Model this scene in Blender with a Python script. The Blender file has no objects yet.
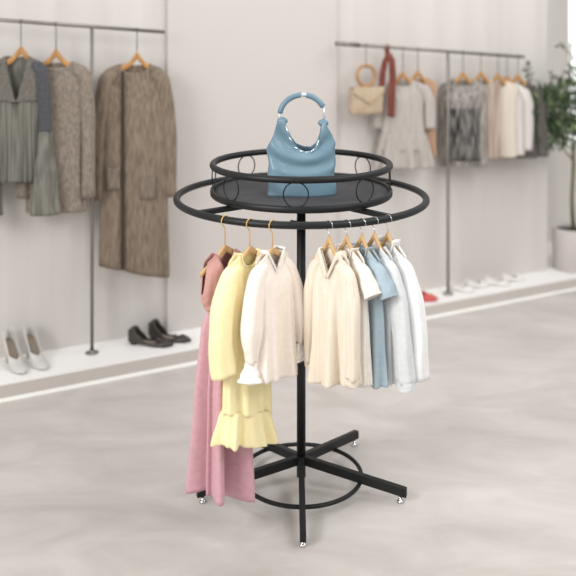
import bpy, math, random
from mathutils import Vector, Matrix
random.seed(7)
PI = math.pi
SC = bpy.context.scene
COL = SC.collection
F = 870.0; CH = 1.9375; HY = 20.0           # focal length in pixels, eye height, horizon row

# ------------------------------------------------------------------ materials
def principled(name, col, rough=.6, metal=0., sheen=0., spec=.5, emit=None, es=0., trans=0.):
    m = bpy.data.materials.new(name); m.use_nodes = True
    b = m.node_tree.nodes['Principled BSDF']
    b.inputs['Base Color'].default_value = (*col, 1)
    b.inputs['Roughness'].default_value = rough
    b.inputs['Metallic'].default_value = metal
    b.inputs['Specular IOR Level'].default_value = spec
    if sheen: b.inputs['Sheen Weight'].default_value = sheen
    if trans: b.inputs['Transmission Weight'].default_value = trans
    if emit:
        b.inputs['Emission Color'].default_value = (*emit, 1); b.inputs['Emission Strength'].default_value = es
    return m
def lin(r, g, b):
    f = lambda c: (c/255/12.92) if c <= 10 else ((c/255+.055)/1.055)**2.4
    return (f(r), f(g), f(b))
def noise_mix(m, c2, scale=(20, 20, 20), nscale=1., detail=4, lo=.4, hi=.6, bump=0., bscale=300, coord='Object'):
    """mix the base colour with c2 through a stretched noise; optional weave bump"""
    nt = m.node_tree; b = nt.nodes['Principled BSDF']; c1 = tuple(b.inputs['Base Color'].default_value)
    tc = nt.nodes.new('ShaderNodeTexCoord'); mp = nt.nodes.new('ShaderNodeMapping')
    mp.inputs['Scale'].default_value = scale
    nt.links.new(tc.outputs[coord], mp.inputs['Vector'])
    n = nt.nodes.new('ShaderNodeTexNoise'); n.inputs['Scale'].default_value = nscale; n.inputs['Detail'].default_value = detail
    nt.links.new(mp.outputs[0], n.inputs['Vector'])
    r = nt.nodes.new('ShaderNodeValToRGB')
    r.color_ramp.elements[0].position = lo; r.color_ramp.elements[0].color = c1
    r.color_ramp.elements[1].position = hi; r.color_ramp.elements[1].color = (*c2, 1)
    nt.links.new(n.outputs['Fac'], r.inputs['Fac']); nt.links.new(r.outputs[0], b.inputs['Base Color'])
    if bump:
        n2 = nt.nodes.new('ShaderNodeTexNoise'); n2.inputs['Scale'].default_value = bscale
        nt.links.new(tc.outputs[coord], n2.inputs['Vector'])
        bp = nt.nodes.new('ShaderNodeBump'); bp.inputs['Strength'].default_value = bump; bp.inputs['Distance'].default_value = .002
        nt.links.new(n2.outputs['Fac'], bp.inputs['Height']); nt.links.new(bp.outputs[0], b.inputs['Normal'])
    return m
def fabric(name, rgb, rgb2=None, scale=(60, 60, 60), lo=.35, hi=.65, rough=.85, sheen=.15, bump=.15):
    m = principled(name, lin(*rgb), rough, sheen=sheen, spec=.25)
    rgb2 = rgb2 or tuple(max(0, c-6) for c in rgb)
    return noise_mix(m, lin(*rgb2), scale, 1., 3, lo, hi, bump)
M = {}
M['black'] = principled('black powder coat', lin(22, 23, 24), .48, spec=.35)
M['tray'] = noise_mix(principled('charcoal tray', lin(74, 74, 76), .75, spec=.15), lin(69, 69, 71), (8, 8, 8))
M['gold'] = principled('gold wire', lin(232, 190, 112), .35, .5)
M['silver'] = principled('silver metal', lin(205, 205, 205), .25, 1.)
M['chrome'] = principled('grey rail metal', lin(140, 134, 128), .4, .7)
M['wood'] = noise_mix(principled('hanger wood', lin(216, 180, 130), .5), lin(198, 160, 110), (40, 40, 8), bump=.1)
M['wood_orange'] = noise_mix(principled('honey hanger wood', lin(190, 142, 84), .5), lin(168, 120, 66), (40, 40, 8))
M['pink'] = fabric('dusty rose crepe', (200, 153, 147), (194, 147, 142))
M['pink_skirt'] = fabric('mauve pink crepe', (208, 163, 171), (202, 156, 165))
M['yellow'] = fabric('butter yellow cotton', (249, 236, 186), (246, 231, 176))
M['cream'] = fabric('cream crepe', (244, 234, 224), (240, 228, 217))
M['white_trim'] = fabric('ivory trim', (250, 246, 240))
M['polo'] = fabric('oat knit', (234, 223, 206), (222, 209, 190), (150, 150, 6))
M['seam'] = fabric('tan seam', (196, 168, 138))
M['beige_tee'] = fabric('shell jersey', (240, 233, 224), (235, 227, 218))
M['blue_tee'] = fabric('dusty blue jersey', (168, 184, 193), (161, 178, 188))
M['grey_shirt'] = fabric('pale grey poplin', (218, 220, 220), (211, 213, 214))
M['white_coat'] = fabric('white drill', (238, 238, 236), (232, 232, 231))
M['dark_slit'] = fabric('pocket lining', (90, 92, 96))
M['satin'] = noise_mix(principled('sky blue leather', lin(116, 144, 159), .34, spec=.5), lin(108, 137, 153), (6, 6, 6))
M['bead'] = principled('clear bead', lin(225, 235, 240), .12, .6)
M['tweed'] = fabric('brown tweed', (142, 127, 111), (108, 94, 80), (150, 150, 14), .36, .64)
M['tweed2'] = fabric('taupe boucle', (148, 137, 125), (120, 108, 97), (110, 110, 40), .36, .64)
M['sage'] = fabric('grey sage pleats', (127, 125, 116), (100, 98, 91), (90, 90, 3), .42, .58)
M['slate'] = fabric('slate wool', (84, 85, 88), (72, 73, 76))
M['yoke'] = fabric('grey checked yoke', (122, 117, 110), (92, 88, 82), (120, 120, 120))
M['inside'] = fabric('dark lining', (62, 54, 48))
M['pocket'] = fabric('tweed pocket', (138, 125, 112), (106, 93, 82), (150, 150, 14), .38, .62)
M['dress_grey'] = fabric('pearl grey linen', (182, 175, 169), (168, 160, 153), (90, 90, 6))
M['tan'] = fabric('tan suede', (186, 152, 126), (172, 138, 112), (70, 70, 4))
M['fringe'] = fabric('silver fringe', (172, 165, 158), (112, 107, 102), (170, 170, 9), .42, .55)
M['fringe_dark'] = fabric('black fringe', (140, 135, 130), (44, 43, 42), (170, 170, 9), .40, .52)
M['pin'] = fabric('striped taupe silk', (192, 176, 162), (150, 132, 118), (120, 120, 2), .42, .58)
M['bg_cream'] = fabric('bone cotton', (214, 203, 190), (205, 193, 180), (60, 60, 3))
M['bg_white'] = fabric('white gauze', (214, 209, 204), (196, 190, 184), (80, 80, 3))
M['bg_dark'] = fabric('charcoal wool', (104, 99, 94), (78, 74, 70), (100, 100, 20))
M['bag_gold'] = noise_mix(principled('champagne leather', lin(186, 166, 142), .4), lin(176, 156, 132), (20, 20, 20))
M['bamboo'] = noise_mix(principled('bamboo', lin(186, 140, 92), .45), lin(160, 114, 70), (50, 50, 50))
M['rust'] = fabric('rust scarf', (132, 76, 64), (112, 60, 50), (60, 60, 10))
M['wall'] = noise_mix(principled('warm plaster', lin(210, 205, 200), .9, spec=.2), lin(203, 197, 192), (7, 7, .5), 1., 3, .35, .65)
M['panel'] = principled('rosy panel paint', lin(202, 195, 191), .9, spec=.2)
M['platform'] = principled('white platform lacquer', lin(248, 246, 243), .5)
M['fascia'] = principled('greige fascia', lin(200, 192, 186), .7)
M['led'] = principled('light strip', lin(245, 245, 240), .5, emit=(1, .98, .95), es=.12)
M['glass_day'] = principled('bright daylight pane', (1, 1, 1), .3, emit=(1, 1, 1), es=1.1)
M['frame'] = principled('white frame', lin(240, 240, 238), .5)
M['shoe_grey'] = principled('pale grey leather', lin(205, 202, 198), .45)
M['shoe_black'] = principled('black leather', lin(58, 52, 47), .35)
M['shoe_in'] = principled('taupe insole', lin(140, 126, 112), .7)
M['shoe_red'] = principled('coral red leather', lin(200, 84, 78), .45)
M['shoe_white'] = principled('white leather', lin(232, 228, 223), .5)
M['pot'] = principled('pale stone pot', lin(205, 197, 195), .7)
M['soil'] = noise_mix(principled('soil', lin(74, 62, 52), .95), lin(50, 40, 32), (60, 60, 60))
M['bark'] = noise_mix(principled('bark', lin(120, 108, 78), .9), lin(88, 78, 56), (80, 80, 15))
M['leaf'] = noise_mix(principled('olive leaf', lin(74, 92, 58), .55), lin(48, 66, 42), (14, 14, 14), lo=.42, hi=.58)
M['leaf_light'] = principled('young olive leaf', lin(120, 138, 92), .55)

# floor: poured mottled concrete
def floor_mat():
    m = principled('mottled concrete', lin(206, 196, 189), .5, spec=.35)
    nt = m.node_tree; b = nt.nodes['Principled BSDF']
    tc = nt.nodes.new('ShaderNodeTexCoord')
    mp = nt.nodes.new('ShaderNodeMapping'); mp.inputs['Scale'].default_value = (1.0, 2.2, 1); mp.inputs['Rotation'].default_value = (0, 0, -.45)
    n = nt.nodes.new('ShaderNodeTexNoise'); n.inputs['Scale'].default_value = 1.9; n.inputs['Detail'].default_value = 7; n.inputs['Roughness'].default_value = .62; n.inputs['Distortion'].default_value = .6
    r = nt.nodes.new('ShaderNodeValToRGB')
    e = r.color_ramp.elements
    e[0].position = .32; e[0].color = (*lin(188, 181, 175), 1); e[1].position = .68; e[1].color = (*lin(210, 204, 199), 1)
    nt.links.new(tc.outputs['Object'], mp.inputs[0]); nt.links.new(mp.outputs[0], n.inputs['Vector'])
    nt.links.new(n.outputs['Fac'], r.inputs['Fac']); nt.links.new(r.outputs[0], b.inputs['Base Color'])
    r2 = nt.nodes.new('ShaderNodeMapRange'); r2.inputs['To Min'].default_value = .38; r2.inputs['To Max'].default_value = .62
    nt.links.new(n.outputs['Fac'], r2.inputs['Value']); nt.links.new(r2.outputs[0], b.inputs['Roughness'])
    return m
M['floor'] = floor_mat()

# ------------------------------------------------------------------ mesh helpers
class MB:
    def __init__(s): s.v = []; s.f = []
    def add(s, vs, fs):
        o = len(s.v); s.v += [tuple(v) for v in vs]; s.f += [tuple(i+o for i in f) for f in fs]; return s
    def grid(s, rows, closed=False):
        n = len(rows[0]); fs = []
        for j in range(len(rows)-1):
            for i in range(n if closed else n-1):
                k = (i+1) % n
                fs.append((j*n+i, j*n+k, (j+1)*n+k, (j+1)*n+i))
        return s.add([p for r in rows for p in r], fs)
    def box(s, c, size, rot=0.):
        cx, cy, cz = c; sx, sy, sz = [q/2 for q in size]; co, si = math.cos(rot), math.sin(rot); vs = []
        for dz in (-sz, sz):
            for dx, dy in ((-sx, -sy), (sx, -sy), (sx, sy), (-sx, sy)):
                vs.append((cx+dx*co-dy*si, cy+dx*si+dy*co, cz+dz))
        return s.add(vs, [(3, 2, 1, 0), (4, 5, 6, 7), (0, 1, 5, 4), (1, 2, 6, 5), (2, 3, 7, 6), (3, 0, 4, 7)])
    def prism(s, pts, z0, z1):
        n = len(pts)
        return s.add([(x, y, z0) for x, y in pts]+[(x, y, z1) for x, y in pts],
                     [tuple(range(n-1, -1, -1)), tuple(range(n, 2*n))]+[(i, (i+1) % n, n+(i+1) % n, n+i) for i in range(n)])
    def tube(s, path, r, n=12, closed=False, cap=True, flat=1.):
        P = [Vector(p) for p in path]; m = len(P); R = r if isinstance(r, (list, tuple)) else [r]*m
        rows = []; nrm = None
        for i in range(m):
            a = P[(i-1) % m] if (closed or i) else P[i]; b = P[(i+1) % m] if (closed or i < m-1) else P[i]
            t = (b-a).normalized()
            if nrm is None:
                nrm = Vector((0, 0, 1)) if abs(t.z) < .9 else Vector((0, 1, 0))
            nrm = (nrm-t*nrm.dot(t)).normalized(); bn = t.cross(nrm)
            rows.append([P[i]+(nrm*math.cos(2*PI*k/n)+bn*math.sin(2*PI*k/n)*flat)*R[i] for k in range(n)])
        if closed: rows.append(rows[0])
        o = len(s.v); s.grid(rows, True)
        if cap and not closed:
            s.f.append(tuple(o+k for k in range(n-1, -1, -1))); s.f.append(tuple(o+(m-1)*n+k for k in range(n)))
        return s
    def ring(s, c, R, r, n=96, m=12, axis='z', rot=0.):
        pts = []
        for k in range(n):
            a = 2*PI*k/n
            if axis == 'z': p = (c[0]+R*math.cos(a), c[1]+R*math.sin(a), c[2])
            else:           # upright ring, in the vertical plane whose horizontal direction is rot
                p = (c[0]+R*math.cos(a)*math.cos(rot), c[1]+R*math.cos(a)*math.sin(rot), c[2]+R*math.sin(a))
            pts.append(p)
        return s.tube(pts, r, m, closed=True)
    def lathe(s, prof, n=48, c=(0, 0, 0)):
        return s.grid([[(c[0]+r*math.cos(2*PI*k/n), c[1]+r*math.sin(2*PI*k/n), c[2]+z) for k in range(n)] for r, z in prof], True)
    def build(s, name, mat, parent=None, smooth=True, solid=0., bevel=0., sub=0):
        me = bpy.data.meshes.new(name); me.from_pydata(s.v, [], s.f); me.update()
        import bmesh
        bm = bmesh.new(); bm.from_mesh(me)
        bmesh.ops.remove_doubles(bm, verts=bm.verts, dist=1e-6)
        bmesh.ops.recalc_face_normals(bm, faces=bm.faces); bm.to_mesh(me); bm.free()
        me.materials.append(mat)
        if smooth:
            for p in me.polygons: p.use_smooth = True
        o = bpy.data.objects.new(name, me); COL.objects.link(o)
        if parent: o.parent = parent
        if bevel:
            b = o.modifiers.new('bevel', 'BEVEL'); b.width = bevel; b.segments = 2; b.limit_method = 'ANGLE'
        if solid:
            q = o.modifiers.new('thickness', 'SOLIDIFY'); q.thickness = solid; q.offset = 0
        if sub:
            q = o.modifiers.new('sub', 'SUBSURF'); q.levels = sub; q.render_levels = sub
        return o
def tag(o, label, cat, group=None):
    o['label'] = label; o['category'] = cat
    if group: o['group'] = group
    return o
def thing(name, label, cat, loc, rz=0., group=None):
    o = bpy.data.objects.new(name, None); COL.objects.link(o); o.empty_display_size = .05
    o.location = loc; o.rotation_euler = (0, 0, rz)
    return tag(o, label, cat, group)
def struct(o): o['kind'] = 'structure'; return o
def interp(tab, t):
    if t <= tab[0][0]: return tab[0][1:]
    for a, b in zip(tab, tab[1:]):
        if t <= b[0]:
            u = (t-a[0])/(b[0]-a[0]); u = u*u*(3-2*u)
            return tuple(p+(q-p)*u for p, q in zip(a[1:], b[1:]))
    return tab[-1][1:]
def smooth(t): t = max(0., min(1., t)); return t*t*(3-2*t)
def zpx(y, d): return CH-(y-HY)*d/F
def xpx(x, d): return (x-288)*d/F

# ------------------------------------------------------------------ the setting
K = .4805
def wall_y(X, off=0.): return 5.506+off+K*X
WA = math.atan(K)
wn = Vector((-math.sin(WA), math.cos(WA)))          # away from the room
fl = MB(); fl.box((.5, 4.2, -.05), (12, 12, .1)); struct(fl.build('floor', M['floor'], smooth=False))
# long display wall (ends at the recess by the plant)
x0, x1 = -4.2, 1.915
a = Vector((x0, wall_y(x0))); b = Vector((x1, wall_y(x1)))
w = MB(); w.prism([a, b, b+wn*.12, a+wn*.12], 0, 3.0); struct(w.build('wall_back', M['wall'], smooth=False))
# recess behind the plant
c0 = b+wn*.121; c1 = b+wn*.62
u = Vector((math.cos(WA), math.sin(WA)))
w = MB(); w.prism([c0-u*.1, c0, c1, c1-u*.1], 0, 3.0); struct(w.build('wall_left', M['wall'], smooth=False))
ra = c1-u*.1; rb = c1+u*2.6
WX = 568
def on_recess(px):          # distance along the recess wall where the view column px meets it
    k = (px-288)/F
    return (k*ra.y-ra.x)/(u.x-k*u.y)
s0 = on_recess(568.5); s1 = s0+.5
w = MB()
for q0, q1, z0, z1 in ((0, s0, 0, 3.0), (s1, 2.7, 0, 3.0), (s0, s1, 0, .85), (s0, s1, 2.7, 3.0)):
    p, q = ra+u*q0, ra+u*q1
    w.prism([p, q, q+wn*.12, p+wn*.12], z0, z1)
struct(w.build('wall_right', M['wall'], smooth=False))
fr = MB(); fw = .03
for q0, q1, z0, z1 in ((s0, s0+fw, .85, 2.7), (s1-fw, s1, .85, 2.7), (s0+fw, s1-fw, .85, .88), (s0+fw, s1-fw, 2.67, 2.7)):
    p, q = ra+u*q0+wn*.02, ra+u*q1+wn*.02
    fr.prism([p, q, q+wn*.06, p+wn*.06], z0, z1)
wo = struct(fr.build('window_1', M['frame'], smooth=False))
g = MB(); p, q = ra+u*(s0+fw)+wn*.045, ra+u*(s1-fw)+wn*.045
g.prism([p, q, q+wn*.006, p+wn*.006], .88, 2.67); g.build('window_pane', M['glass_day'], wo, smooth=False)
# flush painted panel between the rails
def wall_at(px, off=0.):
    k = (px-288)/F; y = (5.506+off)/(1-K*k); return Vector((k*y, y))
p, q = wall_at(166), wall_at(334.5)
w = MB(); w.prism([p-wn*.03, q-wn*.03, q-wn*.0005, p-wn*.0005], .093, 2.95); struct(w.build('trim_2', M['panel'], smooth=False))
# low platform
def pf(X): return Vector((X, 4.41+.521*(X+1.46)))
fa, fb = pf(-4.2), pf(4.3)
plat = MB(); back_r = c1+u*2.5
plat.prism([fa, fb, Vector((fb.x, fb.y+.6)), Vector((back_r.x, back_r.y-.002)), c1-wn*.002+u*.002, b-wn*.0+u*.002, b-wn*.001, a-wn*.001], .035, .0925)
struct(plat.build('trim_3', M['platform'], smooth=False))
pn = Vector((math.sin(math.atan(.521)), -math.cos(math.atan(.521))))   # towards the room
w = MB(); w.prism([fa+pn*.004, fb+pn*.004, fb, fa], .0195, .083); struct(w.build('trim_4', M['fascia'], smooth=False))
w = MB(); w.prism([fa+pn*.004, fb+pn*.004, fb-pn*.05, fa-pn*.05], .0, .019); struct(w.build('trim_5', M['led'], smooth=False))

# ------------------------------------------------------------------ the round rack
RX, RY = .055, 3.625
RR, RZ, RT = .515, 1.203, .0140
rack = thing('round_clothing_rack', 'black metal round clothing rack with a raised tray and star base on the concrete floor', 'clothing rack', (RX, RY, 0))
MB().lathe([(0, .037), (.0185, .037), (.0185, 1.222), (0, 1.222)], 24).build('pole', M['black'], rack, bevel=0)
MB().ring((0, 0, RZ), RR, RT, 160, 16).build('hanging_ring', M['black'], rack)
for deg in (217, 37, -48, 132):
    a_ = math.radians(deg); t = MB()
    L0, L1 = .01, RR
    t.box(((L0+L1)/2*math.cos(a_), (L0+L1)/2*math.sin(a_), RZ-.004), (L1-L0, .022, .02), a_)
    t.build('ring_spoke', M['black'], rack, smooth=False, bevel=.003)
TRr = .367
MB().lathe([(0, 1.2225), (TRr-.004, 1.2225), (TRr-.002, 1.226), (TRr-.004, 1.2295), (0, 1.2295)], 128).build('tray', M['tray'], rack)
MB().lathe([(TRr-.006, 1.214), (TRr+.008, 1.214), (TRr+.011, 1.218), (TRr+.011, 1.236), (TRr+.007, 1.240), (TRr-.001, 1.240), (TRr-.004, 1.236), (TRr-.006, 1.214)], 160).build('tray_rim', M['black'], rack)
MB().ring((0, 0, 1.338), TRr, .0135, 160, 16).build('top_rail', M['black'], rack)
for k in range(8):
    a_ = math.radians(-94+45*k)
    MB().ring(((TRr)*math.cos(a_), TRr*math.sin(a_), 1.283), .047, .0026, 40, 8, 'v', a_+PI/2).build('wire_circle', M['black'], rack)
for k in range(5):
    a_ = math.radians(-90+72*k); ca, sa = math.cos(a_), math.sin(a_)
    t = MB(); L = .442; wv = .012; zi, zo, hh = .108, .042, .018     # arms slope down from the pole to their feet
    vs = []
    for r_, zc in ((.008, zi), (L, zo)):
        for q, zz in ((-wv, -hh), (wv, -hh), (wv, hh), (-wv, hh)):
            vs.append((r_*ca-q*sa, r_*sa+q*ca, zc+zz))
    t.add(vs, [(0, 1, 2, 3), (7, 6, 5, 4), (0, 4, 5, 1), (1, 5, 6, 2), (2, 6, 7, 3), (3, 7, 4, 0)])
    ar = t.build('base_arm', M['black'], rack, smooth=False, bevel=.002)
    e = (L-.024)
    MB().lathe([(0, 0), (.015, 0), (.016, .005), (.011, .011), (.007, .013), (.007, .028), (0, .028)], 20, (e*ca, e*sa, 0)).build('foot_glide', M['silver'], ar)
MB().ring((0, 0, .048), .25, .0085, 120, 12).build('base_ring', M['black'], rack)
kb = MB(); kb.tube([(-.016, -.006, 1.098), (-.034, -.010, 1.098)], .006, 10); kb.lathe([(0, -.005), (.008, -.005), (.008, .005), (0, .005)], 12, (-.038, -.011, 1.100))
kb.build('clamp_screw', M['black'], rack)

# ------------------------------------------------------------------ hangers and garments
def hz(x, A, B, S): x = abs(x); return -A*(1-math.exp(-x/B))-S*x
LEFT = (.0, .05, .56); RIGHT = (.040, .03, .58); BACK = (.060, .045, .30)
def hanger(name, label, loc, rz, half, form, ring_z, rail_r, hookmat, woodmat, across=False, group=None, thick=.011, board=.026, wire=.0019):
    """wishbone hanger; loc is the peak of the wood; its hook closes over a rail of radius rail_r at height ring_z"""
    t = thing(name, label, 'hanger', loc, rz, group)
    n = 24; top = []; bot = []
    for i in range(2*n+1):
        x = half*(i-n)/n; h = board*(1-.35*abs(x)/half)
        z = hz(x, *form)-.002-.006*smooth((abs(x)-.015)/.03)
        top.append((x, z)); bot.append((x, z-h))
    rows = []
    th = thick/2
    for (x, z), (_, zb) in zip(top, bot):
        yb = .0
        rows.append([(x, -th*.6, z), (x, th*.6, z), (x, th, z-.004), (x, th, zb+.004), (x, th*.6, zb), (x, -th*.6, zb), (x, -th, zb+.004), (x, -th, z-.004)])
    m = MB(); m.grid(rows, True); m.f.append(tuple(range(8))); k = len(m.v)-8; m.f.append(tuple(range(k, k+8)))
    m.build('hanger_board', woodmat, t)
    rr = rail_r+.005; hc = ring_z-loc[2]+rail_r-rr+wire
    pts = [(0, -.012), (0, max(.0, hc-rr-.012))]
    for a_ in range(-70, 201, 15):
        r_ = math.radians(a_); pts.append((-rr*math.cos(r_), hc+rr*math.sin(r_)))
    path = [((0, x, z) if across else (x, 0, z)) for x, z in pts]
    MB().tube(path, wire, 8).build('hook', hookmat, t)
    return t

class G:
    """one garment: an Empty at the hanger peak, parts are shells around the hanger"""
    def __init__(s, name, label, cat, loc, rz, form, group=None, lift=.005, dx=0.):
        loc = (loc[0]+dx*math.cos(rz), loc[1]+dx*math.sin(rz), loc[2])      # hangs a little off-centre
        s.t = thing(name, label, cat, loc, rz, group); s.form = form; s.lift = lift; s.rnd = random.Random(name+str(loc))
    def neck(s, x, nw, depth, kind):
        z = hz(x, *s.form)+s.lift
        if abs(x) < nw:
            t = abs(x)/nw; e = hz(nw, *s.form)+s.lift
            if kind == 'v': z = e-depth*(1-t)
            elif kind == 'boat': z = e-depth*(1-t*t)
            else: z = e-depth*math.sqrt(max(0, 1-t**2.4))
        return z
    def body(s, name, mat, L, prof, nw=.06, fd=.06, bd=.015, kind='u', amp=.006, folds=None, armhole=0., tilt=0., wave=0., nv=44, nu=144, z0=None, z0t=0., topT=.014, solid=.0022, opening=None, parent=None, fp=1.3):
        """prof: (v, half width, half depth); z0 set: a plain tube starting at height z0"""
        W0 = prof[0][1]
        folds = folds or [(s.rnd.choice((5, 6, 7)), 1., s.rnd.random()*6), (s.rnd.choice((9, 11)), .7, s.rnd.random()*6), (s.rnd.choice((15, 17)), .35, s.rnd.random()*6), (3, .6, s.rnd.random()*6)]
        tot = sum(f[1] for f in folds)
        rows = []
        for j in range(nv+1):
            v = j/nv; row = []
            W, T = interp(prof, v)
            if z0 is None: T = topT+(T-topT)*smooth(v/.22)
            for i in range(nu):
                a_ = 2*PI*i/nu; c, sn = math.cos(a_), math.sin(a_)
                cx = math.copysign(abs(c)**.86, c); sy = math.copysign(abs(sn)**.8, sn)
                if opening and sn > 0: pass
                if z0 is None:
                    x_ = W0*cx; zt = s.neck(x_, nw, fd if sn > 0 else bd, kind)
                    if armhole: zt -= armhole*smooth((abs(cx)-.80)/.2)
                    else: zt -= .012*smooth((abs(cx)-.85)/.15)
                else: zt = z0+z0t*cx
                amt = amp*(v**fp)
                d = amt*sum(f[1]*math.sin(f[0]*a_+f[2]+.8*v*math.sin(a_+f[2])) for f in folds)/tot*2.2
                zb = -L+tilt*cx+wave*math.sin(3*a_+1)
                zt = max(zt, zb+.001)
                # the cut of the top edge: narrow rows follow the shoulder line
                row.append((W*cx+d*c, -(T*sy+d*sn), zt+(zb-zt)*v))
            rows.append(row)
        m = MB(); m.grid(rows, True)
        return m.build(name, mat, parent or s.t, solid=solid)
    def sleeve(s, name, mat, side, path, radii, amp=.003, solid=.002, nu=40, parent=None, seed=0):
        """path of (x, y, z) for the right side, mirrored for side -1; radii (in the x-z plane, in y)"""
        r_ = random.Random(seed+side); P = []
        tab = [(i/(len(path)-1),)+tuple(p)+tuple(q) for i, (p, q) in enumerate(zip(path, radii))]
        n = 34; C = [interp_lin(tab, i/n) for i in range(n+1)]
        # soften the polyline
        for _ in range(3):
            C = [C[0]]+[tuple((C[i-1][k]+2*C[i][k]+C[i+1][k])/4 for k in range(5)) for i in range(1, n)]+[C[-1]]
        rows = []; ph = [r_.random()*6 for _ in range(3)]
        for i, (x, y, z, ra_, rb_) in enumerate(C):
            i0, i1 = max(0, i-1), min(n, i+1)
            tx, tz = C[i1][0]-C[i0][0], C[i1][2]-C[i0][2]; l = math.hypot(tx, tz) or 1; tx /= l; tz /= l
            px, pz = -tz, tx; v = i/n; row = []
            for k in range(nu):
                a_ = 2*PI*k/nu; c, sn = math.cos(a_), math.sin(a_)
                d = amp*(.3+v)*(math.sin(3*a_+ph[0]+2*v)+.6*math.sin(5*a_+ph[1])+.5*math.sin(v*14+2*a_+ph[2]))
                o = (ra_+d)*c
                row.append((side*(x+px*o), y+(rb_+d)*sn, z+pz*o))
            rows.append(row)
        m = MB(); m.grid(rows, True)
        return m.build(name, mat, parent or s.t, solid=solid)
    def collar(s, name, mat, nw, fd, bd, kind, T=.016, up=.016, out=.016, down=.018, gap=.0, parent=None, solid=.0022, stand=False):
        pts = []; n = 30
        for i in range(n+1):              # front, from the middle to the left shoulder
            x = -nw*i/n; pts.append((x, -T-.003, s.neck(x, nw, fd, kind)))
        for i in range(1, 2*n):
            x = -nw+nw*i/n; pts.append((x, T+.003, s.neck(x, nw, bd, kind)))
        for i in range(n+1):
            x = nw-nw*i/n; pts.append((x, -T-.003, s.neck(x, nw, fd, kind)))
        rows = []
        cen = Vector((0, 0, 0))
        for k, (x, y, z) in enumerate(pts):
            d = Vector((x, y*2.2, 0)); d = d.normalized() if d.length > 1e-4 else Vector((0, -1, 0))
            e = min(1, k/4, (len(pts)-1-k)/4)*.6+.4
            seq = [(0, 0), (.002, up*.6), (.004, up)]
            if not stand: seq += [(out*.55, up*.9), (out, up-down*.6), (out*1.1, up-down*1.4)]
            rows.append([(x+d.x*o*e, y+d.y*o*e, z+h*e-.002) for o, h in seq])
        m = MB(); m.grid(rows)
        return m.build(name, mat, parent or s.t, solid=solid)
    def buttons(s, mat, pts, r=.004):
        for p in pts:
            MB().tube([(p[0], p[1], p[2]), (p[0], p[1]-.003, p[2])], r, 12).build('button', mat, s.t)
def interp_lin(tab, t):
    for a_, b_ in zip(tab, tab[1:]):
        if t <= b_[0]+1e-9:
            q = (t-a_[0])/(b_[0]-a_[0]); return tuple(p+(w_-p)*q for p, w_ in zip(a_[1:], b_[1:]))
    return tab[-1][1:]
def hang_point(px):
    """point of the hanging ring's front half that the view column px meets"""
    best = None
    for i in range(4000):
        a_ = PI+PI*i/4000; X = RX+RR*math.cos(a_); Y = RY+RR*math.sin(a_)
        e = abs(288+F*X/Y-px)
        if best is None or e < best[0]: best = (e, X, Y)
    return best[1], best[2]
def ring_hang(px, y_peak, theta, half, form, label, hookmat, group):
    X, Y = hang_point(px); z = zpx(y_peak, Y); loc = (X, Y, z); rz = math.radians(theta)
    hanger('clothes_hanger', label, loc, rz, half, form, RZ, RT, hookmat, M['wood'], group=group, wire=.0019 if form is LEFT else .0012)
    return loc, rz, Y

GL = 'wooden hangers with gold hooks on the round rack'
GR = 'wooden hangers with silver hooks on the round rack'
# -- pink dress
loc, rz, d = ring_hang(225, 244, 50, .125, LEFT, 'light wooden hanger with gold hook holding the sleeveless pink dress', M['gold'], GL)
L = loc[2]-zpx(493, d)
g = G('sleeveless_dress', 'long sleeveless dusty pink dress hanging leftmost on the round rack', 'dress', loc, rz, LEFT, dx=-.008)
wz = loc[2]-zpx(308, d)
g.body('bodice', M['pink'], wz, [(0, .112, .03), (.35, .104, .042), (.7, .088, .045), (1, .068, .036)], nw=.046, fd=.085, bd=.03, kind='v', amp=.003, armhole=.10)
g.body('skirt', M['pink_skirt'], L, [(0, .070, .034), (.12, .088, .042), (.5, .108, .052), (1, .120, .060)], z0=-wz+.006, amp=.034, tilt=-.052, folds=[(6, 1, .6), (9, .7, 2.), (4, .6, 4), (14, .2, 1)], fp=.45)
MB().grid([[(.0725*math.cos(a_*PI/30), -.041*math.sin(a_*PI/30), -wz+h) for a_ in range(60)] for h in (-.006, .010)], True).build('waistband', M['pink'], g.t, solid=.003)
# -- yellow dress
loc, rz, d = ring_hang(250, 245, 50, .090, LEFT, 'light wooden hanger with gold hook holding the butter yellow dress', M['gold'], GL)
g = G('ruffled_dress', 'butter yellow long-sleeved dress with a ruffled hem, between the pink dress and cream blouse', 'dress', loc, rz, LEFT, dx=-.018)
zr = loc[2]-zpx(411, d); ze = loc[2]-zpx(440, d)
g.body('dress_body', M['yellow'], zr, [(0, .094, .028), (.25, .108, .034), (.6, .112, .036), (1, .116, .040)], nw=.044, fd=.050, bd=.012, kind='u', amp=.008, tilt=-.035)
g.body('ruffle', M['yellow'], ze, [(0, .116, .041), (.15, .122, .044), (1, .142, .056)], z0=-zr+.012, z0t=-.035, amp=.012, tilt=-.040, folds=[(8, 1, 1), (13, .7, 3), (19, .4, 2)], fp=.5, nv=16)
sz = loc[2]-zpx(376, d)
for s_ in (-1, 1):
    g.sleeve('sleeve', M['yellow'], s_, [(.045, 0, -.062), (.088, 0, -.095), (.128, -.004, -.19), (.143, -.008, -.32), (.126, -.010, -sz+.055)], [(.022, .022), (.034, .030), (.042, .034), (.044, .034), (.046, .036)], seed=3)
g.collar('neck_binding', M['yellow'], .044, .050, .012, 'u', up=.006, stand=True, solid=.003)
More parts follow.
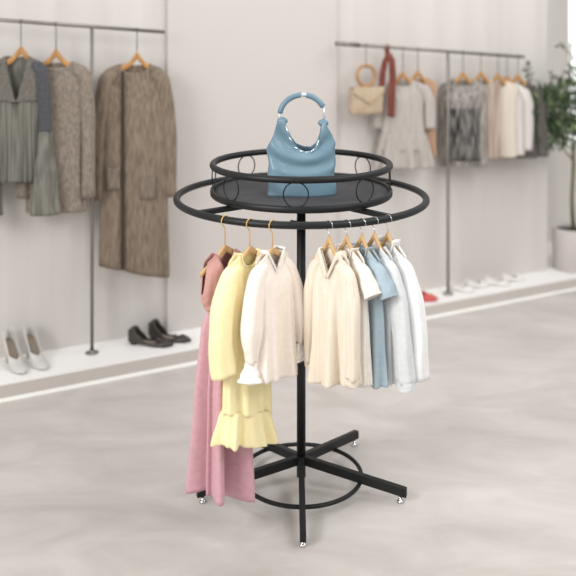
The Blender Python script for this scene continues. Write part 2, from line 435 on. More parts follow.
# -- cream blouse
loc, rz, d = ring_hang(272.5, 246, 50, .085, LEFT, 'light wooden hanger with gold hook holding the cream blouse', M['gold'], GL)
g = G('blouse', 'cream blouse with white edging and ruffled cuffs, nearest the pole on its left side', 'blouse', loc, rz, LEFT)
L = loc[2]-zpx(376, d)
g.body('blouse_body', M['cream'], L, [(0, .088, .028), (.25, .098, .036), (.6, .106, .040), (1, .120, .046)], nw=.042, fd=.070, bd=.010, kind='v', amp=.014, tilt=-.022)
g.collar('collar', M['white_trim'], .042, .070, .010, 'v', up=.012, stand=True, solid=.004)
sz = loc[2]-zpx(357, d)
for s_ in (-1, 1):
    P = [(.042, 0, -.060), (.082, 0, -.092), (.112, -.004, -.18), (.128, -.010, -.28), (.126, -.012, -sz+.02)]
    sl = g.sleeve('sleeve', M['cream'], s_, P, [(.022, .022), (.033, .028), (.038, .033), (.040, .034), (.018, .018)], seed=5)
    g.sleeve('cuff_ruffle', M['white_trim'], s_, [(.126, -.012, -sz+.023), (.127, -.012, -sz), (.128, -.014, -sz-.025), (.128, -.014, -sz-.040)], [(.018, .018), (.022, .022), (.034, .030), (.040, .034)], amp=.0045, seed=6, parent=sl)
# -- right-hand group
TH = -50
def right(px, yp, what): return ring_hang(px, yp, TH, .084, RIGHT, 'light wooden hanger with short silver hook holding the '+what, M['silver'], GR)
# polo
loc, rz, d = right(329, 235, 'oat-coloured knit polo')
g = G('knit_polo', 'oat-coloured long-sleeved knit polo with open collar, nearest the pole on its right', 'sweater', loc, rz, RIGHT, dx=.016)
L = loc[2]-zpx(381, d)
g.body('polo_body', M['polo'], L, [(0, .088, .024), (.25, .094, .030), (.6, .098, .032), (1, .102, .036)], nw=.042, fd=.085, bd=.010, kind='v', amp=.018, tilt=.022)
g.collar('collar', M['polo'], .042, .085, .010, 'v', up=.004, out=.010, down=.018, solid=.002)
for s_ in (-1, 1):
    sl = g.sleeve('sleeve', M['polo'], s_, [(.042, 0, -.092), (.080, 0, -.128), (.102, -.002, -.22), (.110, -.004, -.36), (.106, -.004, -L+.045)], [(.020, .022), (.032, .027), (.033, .030), (.030, .028), (.024, .024)], seed=7)
    g.sleeve('cuff', M['polo'], s_, [(.106, -.004, -L+.05), (.106, -.004, -L+.04), (.106, -.004, -L+.028)], [(.0245, .0245), (.025, .025), (.024, .024)], amp=.0015, seed=7, parent=sl)
# tees
def tee(px, yp, ymax, label, mat, ysl, cat='t-shirt', what=''):
    loc, rz, d = right(px, yp, what)
    g = G('t_shirt', label, cat, loc, rz, RIGHT, 't-shirts on the round rack'); L = loc[2]-zpx(ymax, d); sz = loc[2]-zpx(ysl, d)
    g.body('shirt_body', mat, L, [(0, .088, .020), (.25, .096, .025), (.6, .101, .026), (1, .108, .028)], nw=.040, fd=.048, bd=.010, kind='u', amp=.010, tilt=.024)
    g.collar('neck_rib', mat, .040, .048, .010, 'u', up=.008, stand=True, solid=.003)
    for s_ in (-1, 1):
        g.sleeve('sleeve', mat, s_, [(.042, 0, -.092), (.084, 0, -.128), (.110, -.002, -.170), (.128, -.002, -sz+.012)], [(.020, .020), (.033, .025), (.035, .028), (.036, .028)], seed=9)
tee(347, 234, 384, 'off-white short-sleeved t-shirt between the oat polo and the dusty blue t-shirt', M['beige_tee'], 292, what='off-white t-shirt')
tee(362, 233, 384, 'dusty blue short-sleeved t-shirt on the round rack', M['blue_tee'], 293, what='dusty blue t-shirt')
# pale shirt
loc, rz, d = right(374.5, 231, 'pale grey long-sleeved shirt')
g = G('long_sleeved_shirt', 'pale grey long-sleeved shirt between the blue t-shirt and the white overshirt', 'shirt', loc, rz, RIGHT)
L = loc[2]-zpx(382, d); sz = loc[2]-zpx(375, d)
g.body('shirt_body', M['grey_shirt'], L, [(0, .088, .020), (.25, .096, .025), (.6, .101, .026), (1, .108, .028)], nw=.040, fd=.05, bd=.010, amp=.010, tilt=.024)
for s_ in (-1, 1):
    sl = g.sleeve('sleeve', M['grey_shirt'], s_, [(.042, 0, -.092), (.084, 0, -.130), (.116, -.002, -.22), (.140, -.004, -.36), (.156, -.004, -sz+.02)], [(.020, .020), (.032, .025), (.035, .028), (.034, .028), (.031, .027)], seed=10)
    g.sleeve('cuff', M['grey_shirt'], s_, [(.156, -.004, -sz+.03), (.156, -.004, -sz+.012), (.156, -.004, -sz-.002)], [(.031, .0275), (.0315, .028), (.031, .027)], amp=.001, seed=10, parent=sl)
# white overshirt
loc, rz, d = right(388, 230, 'white overshirt')
g = G('overshirt', 'white overshirt with stand collar and dark slit pocket, rightmost on the round rack', 'jacket', loc, rz, RIGHT)
L = loc[2]-zpx(375, d)
g.body('overshirt_body', M['white_coat'], L, [(0, .090, .024), (.25, .102, .030), (.6, .110, .032), (1, .120, .034)], nw=.040, fd=.045, bd=.006, amp=.008, tilt=.020)
g.collar('stand_collar', M['white_coat'], .040, .045, .006, 'u', up=.022, stand=True, solid=.004)
for s_ in (-1, 1):
    g.sleeve('sleeve', M['white_coat'], s_, [(.042, 0, -.092), (.086, 0, -.130), (.124, -.002, -.22), (.146, -.004, -.36), (.152, -.004, -L+.035)], [(.020, .022), (.034, .028), (.039, .032), (.038, .032), (.034, .030)], seed=11)
sl = MB(); sl.tube([(.154, -.036, -L+.115), (.155, -.036, -L+.06)], .0035, 8, flat=.4); sl.build('pocket_slit', M['dark_slit'], g.t)

# ------------------------------------------------------------------ blue handbag on the tray
bx, by, bz = xpx(301.5, 3.535), 3.535, 1.2300
bag = thing('handbag', 'sky blue slouchy handbag with beaded rim and round handle, standing on the tray', 'handbag', (bx, by, bz), math.radians(2))
def bag_top(x, front):
    pts = [(-.142, .178), (-.125, .215), (-.105, .268), (-.092, .298), (-.066, .298), (-.055, .262), (-.042, .226), (-.020, .194), (.01, .178), (.040, .180), (.062, .204), (.076, .250), (.084, .292), (.096, .298), (.112, .262), (.128, .226), (.142, .200)]
    for p, q in zip(pts, pts[1:]):
        if x <= q[0]:
            t = (x-p[0])/(q[0]-p[0]); z = p[1]+(q[1]-p[1])*t; break
    else: z = pts[-1][1]
    if not front and -.06 < x < .08: z += .012*math.cos((x-.01)/.07*PI/2)
    return z
rows = []; nv, nu = 40, 160
for j in range(nv+1):
    v = j/nv; row = []
    for i in range(nu):
        a_ = 2*PI*i/nu; c, sn = math.cos(a_), math.sin(a_)
        cx = math.copysign(abs(c)**.75, c); sy = math.copysign(abs(sn)**.6, sn)
        x = .139*cx; zt = bag_top(x, sn > 0); z = zt*v
        hgt = z
        T = .052*(1-.55*smooth((hgt-.05)/.22))
        # drape: sagging cowl folds below the opening, a few dents
        rr_ = math.hypot((x-.012)*.9, hgt-.31); d = .0075*math.sin(rr_*88)*smooth((hgt-.06)/.06)*(1 if sn > 0 else .3)+.004*math.sin(x*34+hgt*9+.6)+.0035*math.sin(x*70+hgt*46)*smooth((-x-.03)/.06)
        xx = x*(1-.03*math.sin(v*PI)) + .003*math.sin(hgt*60)*abs(cx)
        row.append((xx, -(T*sy+d*sn), z))
    rows.append(row)
m = MB(); m.grid(rows, True); m.f.append(tuple(range(nu-1, -1, -1)))
bb = m.build('bag_body', M['satin'], bag, solid=.002)
def puff(cx_, cz_, seed):        # gathered knot where the handle joins
    r_ = random.Random(seed); rows = []
    for j in range(13):
        t = PI*j/12; rows.append([((cx_+(.020+.0035*math.sin(5*k*PI/12+seed))*math.sin(t)*math.cos(k*PI/12)), (.018+.003*math.sin(4*k*PI/12))*math.sin(t)*math.sin(k*PI/12), cz_+.015*math.cos(t)+.002*math.sin(3*k*PI/12+seed)) for k in range(24)])
    return MB().grid(rows, True)
puff(-.079, .296, 1).build('gathered_end', M['satin'], bag)
puff(.089, .288, 4).build('gathered_end', M['satin'], bag)
for i, x in enumerate((-.058, -.045, -.022, -.002, .020, .042, .061)):
    z = bag_top(x, True)-.004; z2 = bag_top(x+.012, True)-.004
    MB().tube([(x-.007, -.034, z-(z2-z)*.3), (x+.007, -.034, z2-(z2-z)*.35)], [.003, .003], 8).build('rim_bead', M['bead'], bag)
hc_x, hc_z, hr = .004, .318, .092
def hp(a_): return (hc_x+hr*math.cos(a_), 0, hc_z+hr*.93*math.sin(a_))
MB().tube([hp(math.radians(a_)) for a_ in range(172, 90, -6)], .0112, 14).build('handle_tube', M['satin'], bag)
MB().tube([hp(math.radians(a_)) for a_ in range(80, 22, -6)], .0115, 14).build('handle_tube', M['satin'], bag)
MB().tube([hp(math.radians(a_)) for a_ in range(91, 78, -3)], .0085, 12).build('handle_bead', M['bead'], bag)
MB().tube([hp(math.radians(172)), (-.089, 0, .318), (-.084, 0, .300)], .0045, 10).build('handle_link', M['bead'], bag)
MB().tube([hp(math.radians(26)), (.094, 0, .33), (.092, 0, .300)], .0045, 10).build('handle_link', M['bead'], bag)

# ------------------------------------------------------------------ wall rails
ROFF = -.165
def rail_pt(px, y):
    P = wall_at(px, ROFF); return Vector((P.x, P.y, zpx(y, P.y)))
rl0, rl1 = rail_pt(-60, 15.6), rail_pt(164.5, 32)
rr0, rr1 = rail_pt(336, 43.5), rail_pt(524, 57)
RAILR = .0105
def rail_z(A, B, X): return A.z+(B.z-A.z)*(X-A.x)/(B.x-A.x)
def rail(A, B, posts, label):
    t = thing('clothes_rail', label, 'clothes rail', (A.x, A.y, .0925), 0, 'wall clothes rails')
    o = Vector((A.x, A.y, .0925))
    MB().tube([A-o, B-o], RAILR, 14).build('rail_bar', M['chrome'], t)
    for px in posts:
        P = wall_at(px, ROFF); zt = rail_z(A, B, P.x)
        MB().tube([(P.x-o.x, P.y-o.y, 0), (P.x-o.x, P.y-o.y, zt-.0925)], .0095, 14).build('post', M['chrome'], t)
        MB().lathe([(0, 0), (.036, 0), (.036, .005), (.012, .007), (.012, .02)], 24, (P.x-o.x, P.y-o.y, 0)).build('floor_flange', M['chrome'], t)
    return t
rail(rl0, rl1, (92, ), 'grey metal clothes rail on a post, left of the plain wall panel')
rr_t = rail(rr0, rr1, (448, ), 'grey metal clothes rail on a post, right of the plain wall panel')
e = rr0-Vector((rr0.x, rr0.y, .0925))
MB().tube([e, e+(rr1-rr0).normalized()*.17], .015, 14).build('rail_sleeve', M['chrome'], rr_t)

GB = {'L': 'wooden hangers on the left wall rail', 'R': 'wooden hangers on the right wall rail'}
darkhook = principled('dark wire', lin(80, 72, 66), .4, .8)
def back_hang(side, px, y_peak, half, label, extra=0.):
    A, B = (rl0, rl1) if side == 'L' else (rr0, rr1)
    P = wall_at(px, ROFF); z = zpx(y_peak, P.y); rz = WA+math.radians(extra)
    hanger('clothes_hanger', label, (P.x, P.y, z), rz, half, BACK, rail_z(A, B, P.x), RAILR, darkhook, M['wood_orange'], across=True, group=GB[side], thick=.020, board=.042, wire=.0022)
    return (P.x, P.y, z), rz, P.y
SL = [(.10, 0, -.115), (.16, 0, -.15)]
# grey-green blouse, far left
loc, rz, d = back_hang('L', 21, 45, .125, 'honey wooden hanger on left wall rail holding the grey pleated blouse', -22)
g = G('pleated_blouse', 'grey pleated V-neck blouse with dark yoke, leftmost garment on the left wall rail', 'blouse', loc, rz, BACK, dx=-.02)
L = loc[2]-zpx(181, d)
g.body('blouse_body', M['sage'], L, [(0, .135, .030), (.2, .115, .034), (.6, .110, .034), (1, .118, .036)], nw=.060, fd=.27, bd=.01, kind='v', amp=.008, folds=[(22, 1, 0), (31, .6, 2), (6, .4, 1)])
g.body('yoke', M['yoke'], .30, [(0, .138, .033), (.3, .128, .036), (1, .120, .041)], nw=.060, fd=.27, bd=.01, kind='v', amp=.002, nv=20, topT=.018)
zs = loc[2]-zpx(133, d); ze = loc[2]-zpx(214, d)
for s_ in (-1, 1):
    sl = g.sleeve('sleeve', M['slate'], s_, [(.08, 0, -.105), (.122, 0, -.135), (.142, -.004, -.25), (.148, -.006, -zs)], [(.032, .030), (.038, .034), (.034, .034), (.032, .034)], seed=20)
    g.sleeve('flared_cuff', M['sage'], s_, [(.148, -.006, -zs+.01), (.148, -.006, -zs-.10), (.145, -.008, -zs-.22), (.142, -.008, -ze)], [(.034, .036), (.044, .044), (.058, .052), (.075, .058)], amp=.005, seed=21, parent=sl)
# taupe jacket
loc, rz, d = back_hang('L', 56, 48, .125, 'honey wooden hanger on left wall rail holding the taupe jacket', -22)
loc = (loc[0], loc[1], loc[2])
g = G('boucle_jacket', 'taupe woollen jacket hanging left of the rail post, behind the grey blouse', 'jacket', loc, rz, BACK)
g.t.name = 'woollen_jacket'
L = loc[2]-zpx(212, d)
g.body('jacket_body', M['tweed2'], L, [(0, .170, .03), (.2, .158, .036), (.6, .150, .036), (1, .156, .038)], nw=.085, fd=.035, bd=.01, amp=.006)
zs = loc[2]-zpx(197, d)
for s_ in (-1, 1):
    g.sleeve('sleeve', M['tweed2'], s_, [(.10, 0, -.115), (.150, 0, -.15), (.165, -.004, -.30), (.172, -.006, -.5), (.17, -.01, -zs)], [(.032, .026), (.042, .032), (.040, .034), (.036, .034), (.034, .034)], seed=22)
# long coat
loc, rz, d = back_hang('L', 137, 51, .125, 'honey wooden hanger on left wall rail holding the long tweed coat', -14)
g = G('long_coat', 'long brown tweed coat with patch pockets hanging right of the left rail post', 'coat', loc, rz, BACK, dx=-.015)
L = loc[2]-zpx(271, d)
g.body('coat_body', M['tweed'], L, [(0, .170, .035), (.15, .176, .045), (.5, .182, .048), (1, .190, .05)], nw=.085, fd=.05, bd=.01, amp=.009, tilt=-.045)
zs = loc[2]-zpx(198, d)
for s_ in (-1, 1):
    g.sleeve('sleeve', M['tweed'], s_, [(.10, 0, -.12), (.150, 0, -.16), (.180, .004, -.30), (.198, .006, -.5), (.205, .006, -zs)], [(.034, .030), (.048, .040), (.046, .040), (.042, .038), (.036, .036)], seed=24)
def front_strip(xa, xb, z0, z1, T, dz=0., n=14, sag=0.):
    return [[(xa+(xb-xa)*i/6, -T(z0+(z1-z0)*j/n)-.004, z0+(z1-z0)*j/n-sag*math.sin(PI*i/6)*(1 if j == 0 else 0)) for i in range(7)] for j in range(n+1)]
Tc = lambda z: .014+.034*smooth(min(1, -z/(L*.22)))+.004
MB().grid(front_strip(-.075, -.056, -.11, -L+.03, Tc)).build('front_opening', M['inside'], g.t, solid=.002)
for xa, xb, z0 in ((-.150, -.080, -.64), (.030, .115, -.70)):
    MB().grid(front_strip(xa, xb, z0, z0-.13, lambda z: .054, n=6, sag=.015)).build('patch_pocket', M['pocket'], g.t, solid=.004)

# right rail: handbag, scarf, clothes
P = wall_at(366, ROFF); zr_ = rail_z(rr0, rr1, P.x); zt = zpx(87, P.y)
hb = thing('handbag', 'champagne flap handbag with ring handle hanging on the right wall rail', 'handbag', (P.x, P.y, zt), WA)
hw = .118; ht = .175
rows = []
for j in range(9):
    z = -ht*j/8; T = .030+.006*math.sin(PI*j/8)
    e = 1-.06*(j in (0, 8)); rows.append([(hw*e*math.copysign(abs(math.cos(a_*PI/24))**.35, math.cos(a_*PI/24)), T*e*math.copysign(abs(math.sin(a_*PI/24))**.5, math.sin(a_*PI/24)), z) for a_ in range(48)])
m = MB(); m.grid(rows, True); m.f.append(tuple(range(48))); m.f.append(tuple(range(8*48, 9*48))); m.build('bag_body', M['bag_gold'], hb)
m = MB(); m.add([(-hw*.97, -.036, .001), (hw*.97, -.036, .001), (hw*.95, -.041, -.035), (.0, -.046, -.105), (-hw*.95, -.041, -.035), (-hw*.97, .030, .003), (hw*.97, .030, .003)], [(0, 1, 2, 3, 4), (0, 5, 6, 1)])
m.build('flap', M['bag_gold'], hb, smooth=False, solid=.005)
MB().lathe([(0, -.004), (.008, -.004), (.008, .004), (0, .004)], 12, (0, -.052, -.092)).build('clasp', M['gold'], hb)
MB().ring((0, 0, .073), .066, .011, 48, 12, 'v', 0).build('ring_handle', M['bamboo'], hb)
hk = hanger_h = MB(); zz = zr_-zt
hk.tube([(0, -.016, .139), (0, -.012, .125), (0, 0, .121), (0, .010, .129), (0, .008, .145), (0, 0, .16), (0, 0, zz-.022)]+[(0, .0145*math.cos(math.radians(a_)), zz+.0145*math.sin(math.radians(a_))) for a_ in range(-60, 201, 20)], .0022, 8)
hko = hk.build('rail_hook', darkhook, None); hko.location = (P.x, P.y, zt); hko.rotation_euler = (0, 0, WA)
tag(hko, 'dark wire hook holding the champagne handbag on the right wall rail', 'hook')
P = wall_at(387, ROFF); zr_ = rail_z(rr0, rr1, P.x)
sc = thing('scarf', 'rust red scarf knotted over the right wall rail beside the champagne handbag', 'scarf', (P.x, P.y, zr_), WA)
def ribbon(pts, wd, seed):
    r_ = random.Random(seed); rows = []; n = 26
    tab = [(i/(len(pts)-1),)+tuple(p) for i, p in enumerate(pts)]
    for i in range(n+1):
        x, y, z, w_ = interp_lin(tab, i/n)
        rows.append([(x+w_*wd*(k/8-.5), y+.007*math.sin(k*1.4+i*.25+seed), z+.004*math.sin(k)) for k in range(9)])
    return MB().grid(rows)
s_px = P.y/F
ribbon([(0, -.014, -.015, .5), (0, 0, .016, .5), (0, .014, -.005, .5), (-.01, -.012, -.055, .7), (-.035, -.03, -.09, 1), (-.055, -.032, -.17, 1.), (-.060, -.032, -.25, .9)], .045, 1).build('tail', M['rust'], sc, solid=.003)
ribbon([(0, .014, -.01, .6), (0, -.014, -.03, .6), (.012, -.035, -.08, 1), (.018, -.036, -.2, 1.), (.012, -.034, -.33, 1.), (.014, -.034, -.45, 1.05)], .050, 2).build('tail', M['rust'], sc, solid=.003)
rows = [[(.030*math.sin(t*PI/10)*math.cos(k*PI/10), -.020+.020*math.sin(t*PI/10)*math.sin(k*PI/10), -.062+.030*math.cos(t*PI/10)+.003*math.sin(k)) for k in range(20)] for t in range(11)]
MB().grid(rows, True).build('knot', M['rust'], sc)

def simple_top(px, yp, ybot, name, label, cat, mat, W, extra, nw=.06, fd=.05, sleeves=None, T=.035, amp=.007, hang=None, prof=None, smat=None, half=.108, kind='u'):
    loc, rz, d = back_hang('R', px, yp, half, hang, extra)
    g = G(name, label, cat, loc, rz, BACK); L = loc[2]-zpx(ybot, d)
    g.L = L; g.d = d; g.loc = loc
    g.body('garment_body', mat, L, prof or [(0, W, .028), (.2, W*.92, T), (.6, W*.9, T), (1, W*.95, T)], nw=nw, fd=fd, bd=.01, amp=amp, kind=kind)
    if sleeves:
        zs = loc[2]-zpx(sleeves[0], d)
        for s_ in (-1, 1):
            g.sleeve('sleeve', smat or mat, s_, [(W*.6, 0, -.105), (W*.95, 0, -.135), (W+.02, -.002, -.2), (W+sleeves[1], -.004, -zs)], [(.028, .022), (.036, .028), (.036, .030), (sleeves[2], .032)], seed=30)
    return g
g = simple_top(403, 70, 150, 'peplum_dress', 'pale grey short-sleeved dress with gathered hem beside the rust scarf', 'dress', M['dress_grey'], .15, -26, sleeves=(128, .025, .036), hang='honey wooden hanger on right wall rail holding the pale grey dress', prof=[(0, .150, .028), (.3, .135, .036), (1, .150, .040)])
g.body('gathered_hem', M['dress_grey'], g.loc[2]-zpx(168, g.d), [(0, .150, .040), (1, .185, .050)], z0=-g.L+.11, amp=.012, folds=[(9, 1, 1), (14, .8, 2)], nv=14, fp=.4)
simple_top(418, 69, 157, 'sleeveless_shirt', 'tan brown sleeveless top hanging just left of the right rail post', 'top', M['tan'], .13, -26, hang='honey wooden hanger on right wall rail holding the tan top', T=.022)
g = simple_top(463, 70, 166, 'fringed_top', 'silver and black fringed top hanging just right of the right rail post', 'top', M['fringe'], .165, -28, hang='honey wooden hanger on right wall rail holding the fringed top', T=.034, amp=.010)
zf = g.loc[2]-zpx(108, g.d)
MB().grid([[(.112*math.sin(PI*(i/20-.5)), -.016-.040*math.cos(PI*(i/20-.5)), -zf-.35*j/10) for i in range(21)] for j in range(11)]).build('dark_fringe_panel', M['fringe_dark'], g.t, solid=.004)
simple_top(481, 70, 158, 'striped_top', 'striped taupe silk top right of the fringed top', 'top', M['pin'], .135, -28, hang='honey wooden hanger on right wall rail holding the striped taupe top', T=.022)
simple_top(498, 72, 157, 'cotton_top', 'bone-coloured top between the striped taupe top and the white blouse', 'top', M['bg_cream'], .135, -28, hang='honey wooden hanger on right wall rail holding the bone top', T=.022)
simple_top(507, 74, 155, 'gauze_blouse', 'white gauze blouse hanging in front of the charcoal jacket', 'blouse', M['bg_white'], .125, -28, hang='honey wooden hanger on right wall rail holding the white gauze blouse', sleeves=(150, .015, .03), T=.020)
simple_top(518, 73, 158, 'wool_jacket', 'charcoal jacket hanging rightmost on the right wall rail', 'jacket', M['bg_dark'], .135, -28, hang='honey wooden hanger on right wall rail holding the charcoal jacket', sleeves=(156, .03, .03), T=.024)

# ------------------------------------------------------------------ shoes on the platform
def shoe(name, label, loc, ang, length, width, heel, mat, group, cat='shoe', counter=.055, toe=.030, mid=.03, open_end=.58):
    t = thing(name, label, cat, loc, ang, group)
    n = 30; rows = []; m_ = 17
    def sole(s): return heel*(1-smooth((s-.12)/.55))+.004+.006*smooth((s-.8)/.2)
    def wd(s): return width*interp([(0, .30), (.06, .62), (.2, .72), (.4, .74), (.68, 1.), (.85, .80), (.96, .38), (1, .06)], s)[0]/2
    def hgt(s): return interp([(0, counter*.78), (.06, counter*.97), (.14, counter), (.26, (counter+mid)/2), (.42, mid), (open_end, mid+.004), (.8, toe), (1, .010)], s)[0]
    for i in range(n+1):
        s = i/n; w_ = wd(s); h = hgt(s); close = smooth((s-open_end)/.10); row = []
        for k in range(m_):
            q = k/(m_-1)*2-1                     # -1 left rim .. 0 sole .. 1 right rim
            aq = abs(q)
            if aq < .4: y = w_*aq/.4; z = .0
            else:
                r_ = (aq-.4)/.6; ztop = h
                y = w_*(1-close*r_**1.6)*(1+.05*math.sin(PI*r_))
                z = ztop*(math.sin(r_*PI/2)**.8 if close > .01 else r_)
            row.append((length*s-length*.5, math.copysign(y, q), sole(s)+z))
        rows.append(row)
    m = MB(); m.grid(rows); m.build('upper', mat, t, solid=.003)
    ins = [[(length*(s/20)-length*.5, wd(s/20)*.9*(k/4-1), sole(s/20)+.004) for k in range(9)] for s in range(0, 15)]
    MB().grid(ins).build('insole', M['shoe_in'], t, solid=.001)
    if heel > .03:
        hx = -length*.5+.028
        MB().tube([(hx, 0, sole(.1)+.002), (hx-.004, 0, heel*.6), (hx-.002, 0, 0)], [.017, .010, .007], 12).build('heel', mat, t)
    else:
        m = MB(); m.lathe([(0, 0), (.022, 0), (.022, sole(.1)), (0, sole(.1))], 16, (-length*.5+.030, 0, 0)); m.build('heel', mat, t)
    return t
PZ = .0925
def shoe_at(px, py, *a, **k):
    d = F*(CH-PZ)/(py-HY); return (xpx(px, d), d, PZ+.0005)
shoe('high_heeled_shoe', 'pale grey high-heeled shoe, left one of its pair by the left edge', shoe_at(15, 368), math.radians(-48), .25, .082, .115, M['shoe_grey'], 'pale grey high heels', counter=.066, mid=.040, open_end=.5)
shoe('high_heeled_shoe', 'pale grey high-heeled shoe, right one of its pair nearer the rail post', shoe_at(36, 364), math.radians(-48), .25, .082, .115, M['shoe_grey'], 'pale grey high heels', counter=.066, mid=.040, open_end=.5)
shoe('flat_shoe', 'black pointed flat shoe, left and front one of its pair on the platform', shoe_at(151, 345), math.radians(-12), .265, .078, .012, M['shoe_black'], 'black pointed flats', counter=.080, mid=.012, toe=.03)
shoe('flat_shoe', 'black pointed flat shoe, right and rear one of its pair on the platform', shoe_at(170, 340), math.radians(-18), .265, .078, .012, M['shoe_black'], 'black pointed flats', counter=.088, mid=.012, toe=.034)
shoe('flat_shoe', 'coral red flat shoe on the platform beside the white overshirt', shoe_at(421, 300), math.radians(-8), .22, .08, .010, M['shoe_red'], None, counter=.05, mid=.04, toe=.035)
for (px, py, an, lb) in ((462, 291, -10, 'white flat shoe close to the foot of the right rail post'), (477, 287, 15, 'white flat shoe between the rail post shoe and the pair by the plant'), (497, 285, -5, 'white flat shoe, left one of the pair farther right on the platform'), (513, 281, 10, 'white flat shoe nearest the potted olive tree')):
    shoe('flat_shoe', lb, shoe_at(px, py), math.radians(an), .17, .07, .008, M['shoe_white'], 'white flats on the platform', counter=.04, mid=.025, toe=.025)

# ------------------------------------------------------------------ olive tree in a pot
pd = 6.47; px_ = xpx(573.5, pd)
tree = thing('potted_olive_tree', 'small olive tree in a pale round pot at the right end of the platform', 'plant', (px_, pd, PZ+.0005))
MB().lathe([(0, 0), (.140, 0), (.147, .006), (.152, .300), (.150, .306), (.143, .306), (.142, .285), (.138, .05), (0, .05)], 48).build('pot', M['pot'], tree)
MB().lathe([(0, .278), (.08, .284), (.141, .275)], 32).build('soil', M['soil'], tree)
def tz(y, d=pd): return zpx(y, d)-PZ
tk = MB(); tk.tube([(0, 0, .27), (-.012, 0, tz(200)), (.004, .01, tz(165)), (-.004, 0, tz(140)), (.0, .01, tz(118))], [.016, .014, .013, .011, .008], 12)
tk.build('trunk', M['bark'], tree)
br = [[(-.002, 0, tz(160)), (-.07, -.02, tz(150)), (-.11, -.04, tz(132)), (-.19, -.05, tz(108))],
      [(.0, 0, tz(150)), (.08, .03, tz(130)), (.17, .02, tz(105))],
      [(0, 0, tz(124)), (-.05, -.04, tz(95)), (-.02, 0, tz(55))],
      [(-.11, -.04, tz(134)), (-.22, -.02, tz(112)), (-.32, -.0, tz(80))],
      [(0, 0, tz(124)), (.10, .02, tz(95)), (.14, 0, tz(60))],
      [(-.05, -.04, tz(97)), (-.13, -.08, tz(80)), (-.20, -.06, tz(70))]]
br = [[(x-.25*max(0, -x), y-.8*max(0, -x), z) for x, y, z in q] for q in br]
for b_ in br: MB().tube(b_, [.009]+[.005]*(len(b_)-1), 8).build('branch', M['bark'], tree)
leafm = MB(); leafl = MB(); rnd = random.Random(5)
def leaf(mb, p, d_, ln, wd_):
    d_ = d_.normalized(); sd = d_.cross(Vector((rnd.uniform(-1, 1), rnd.uniform(-1, 1), rnd.uniform(-1, 1)))).normalized(); up = d_.cross(sd)
    q = [p, p+d_*ln*.35+sd*wd_, p+d_*ln*.75+sd*wd_*.7, p+d_*ln-up*.006, p+d_*ln*.75-sd*wd_*.7, p+d_*ln*.35-sd*wd_, p+d_*ln*.5+up*.004]
    mb.add(q, [(0, 1, 6), (1, 2, 6), (2, 3, 6), (3, 4, 6), (4, 5, 6), (5, 0, 6)])
clusters = [(-.04, -.02, tz(112), .19, .13, 620), (-.20, -.03, tz(104), .13, .14, 360), (-.20, -.04, tz(133), .10, .06, 130), (.12, .0, tz(108), .17, .19, 420), (-.10, -.04, tz(128), .12, .09, 220), (-.08, 0, tz(90), .16, .07, 200), (.10, 0, tz(75), .12, .12, 140)]
for cx_, cy_, cz_, rx_, rz_, n_ in clusters:
    for _ in range(int(n_*.62)):
        while True:
            q = Vector((rnd.uniform(-1, 1), rnd.uniform(-1, 1), rnd.uniform(-1, 1)))
            if q.length < 1: break
        p = Vector((cx_+q.x*rx_, cy_+q.y*.12, cz_+q.z*rz_)); dy_ = .14+.62*max(0, -p.x); p.y -= dy_; p.x -= .33*dy_
        if px_+p.x < 1.97: p.y = min(p.y, wall_y(px_+p.x)-pd-.09)
        leaf(leafl if rnd.random() < .13 else leafm, p, Vector((q.x+rnd.uniform(-.6, .6), rnd.uniform(-.6, .6), q.z+rnd.uniform(-.3, .9))), rnd.uniform(.05, .085), rnd.uniform(.007, .011))
sprigs = [[(-.32, 0, tz(82)), (-.335, 0, tz(58))], [(-.22, -.03, tz(90)), (-.31, -.03, tz(72)), (-.35, -.02, tz(66))], [(-.02, 0, tz(75)), (-.05, 0, tz(50)), (-.12, 0, tz(44))], [(-.12, -.05, tz(130)), (-.20, -.05, tz(146)), (-.24, -.04, tz(150))], [(-.02, 0, tz(60)), (.0, 0, tz(40))], [(-.13, 0, tz(90)), (-.16, 0, tz(72))]]
sprigs = [[(x-.045-.20*max(0, -x), y-.14-.62*max(0, -x), z) for x, y, z in q] for q in sprigs]
for sp in sprigs:
    tab = [(i/(len(sp)-1),)+tuple(p) for i, p in enumerate(sp)]
    MB().tube(sp, .0022, 6).build('twig', M['bark'], tree)
    for i in range(14):
        p = Vector(interp_lin(tab, i/14)); leaf(leafm if rnd.random() < .7 else leafl, p, Vector((rnd.uniform(-1, 1), rnd.uniform(-.5, .5), rnd.uniform(-.2, 1.2))), rnd.uniform(.035, .055), .007)
leafm.build('foliage', M['leaf'], tree, smooth=False); leafl.build('young_foliage', M['leaf_light'], tree, smooth=False)

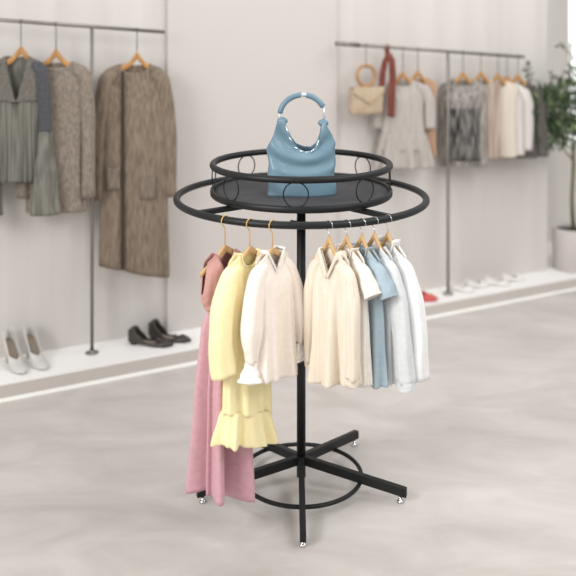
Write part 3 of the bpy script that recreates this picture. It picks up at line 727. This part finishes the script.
# ------------------------------------------------------------------ light
wd = bpy.data.worlds.new('world'); SC.world = wd; wd.use_nodes = True
bg = wd.node_tree.nodes['Background']; bg.inputs[0].default_value = (1, 1, 1, 1); bg.inputs[1].default_value = .69
def area(name, loc, target, size, power, col=(1, .998, .99)):
    l = bpy.data.lights.new(name, 'AREA'); l.shape = 'SQUARE'; l.size = size; l.energy = power; l.color = col
    o = bpy.data.objects.new(name, l); COL.objects.link(o); o.location = loc
    o.rotation_euler = (Vector(target)-Vector(loc)).to_track_quat('-Z', 'Y').to_euler()
    return o
area('unseen_area_light', (-3.4, -.6, 3.3), (-.4, 3.8, .8), 2.2, 145)  # unseen soft lights, no fittings; this one brightens garments and wall from the left
area('unseen_area_light', (2.4, 1.6, 3.6), (.6, 4.2, .6), 1.8, 58)
area('unseen_area_light', (0, 3.9, 3.9), (.2, 4.9, 0), 1.6, 22)
area('unseen_area_light', (2.6, 4.3, 3.8), (2.0, 5.9, .8), 1.4, 34)  # added only to brighten the right-hand wall; stands for no real lamp
sp = bpy.data.lights.new('added_spot', 'SPOT'); sp.energy = 150; sp.spot_size = math.radians(34); sp.spot_blend = 1.; sp.shadow_soft_size = .25  # added spot out of view, cone kept to the rack to brighten its garments
so = bpy.data.objects.new('added_spot', sp); COL.objects.link(so); so.location = (-2.4, 1.1, 2.7)
so.rotation_euler = (Vector((-.05, 3.2, .85))-so.location).to_track_quat('-Z', 'Y').to_euler()

cam = bpy.data.cameras.new('camera'); co = bpy.data.objects.new('camera', cam); COL.objects.link(co)
co.location = (0, 0, CH); co.rotation_euler = (PI/2, 0, 0)
cam.sensor_width = 36; cam.lens = 36*F/576; cam.shift_y = -(288-HY)/576; cam.clip_start = .05
cam.dof.use_dof = True; cam.dof.focus_distance = 3.4; cam.dof.aperture_fstop = (cam.lens/1000)/.041
SC.camera = co
SC.view_settings.view_transform = 'Standard'; SC.view_settings.look = 'None'
SC.view_settings.exposure = 0; SC.view_settings.gamma = 1; SC.view_settings.use_curve_mapping = False
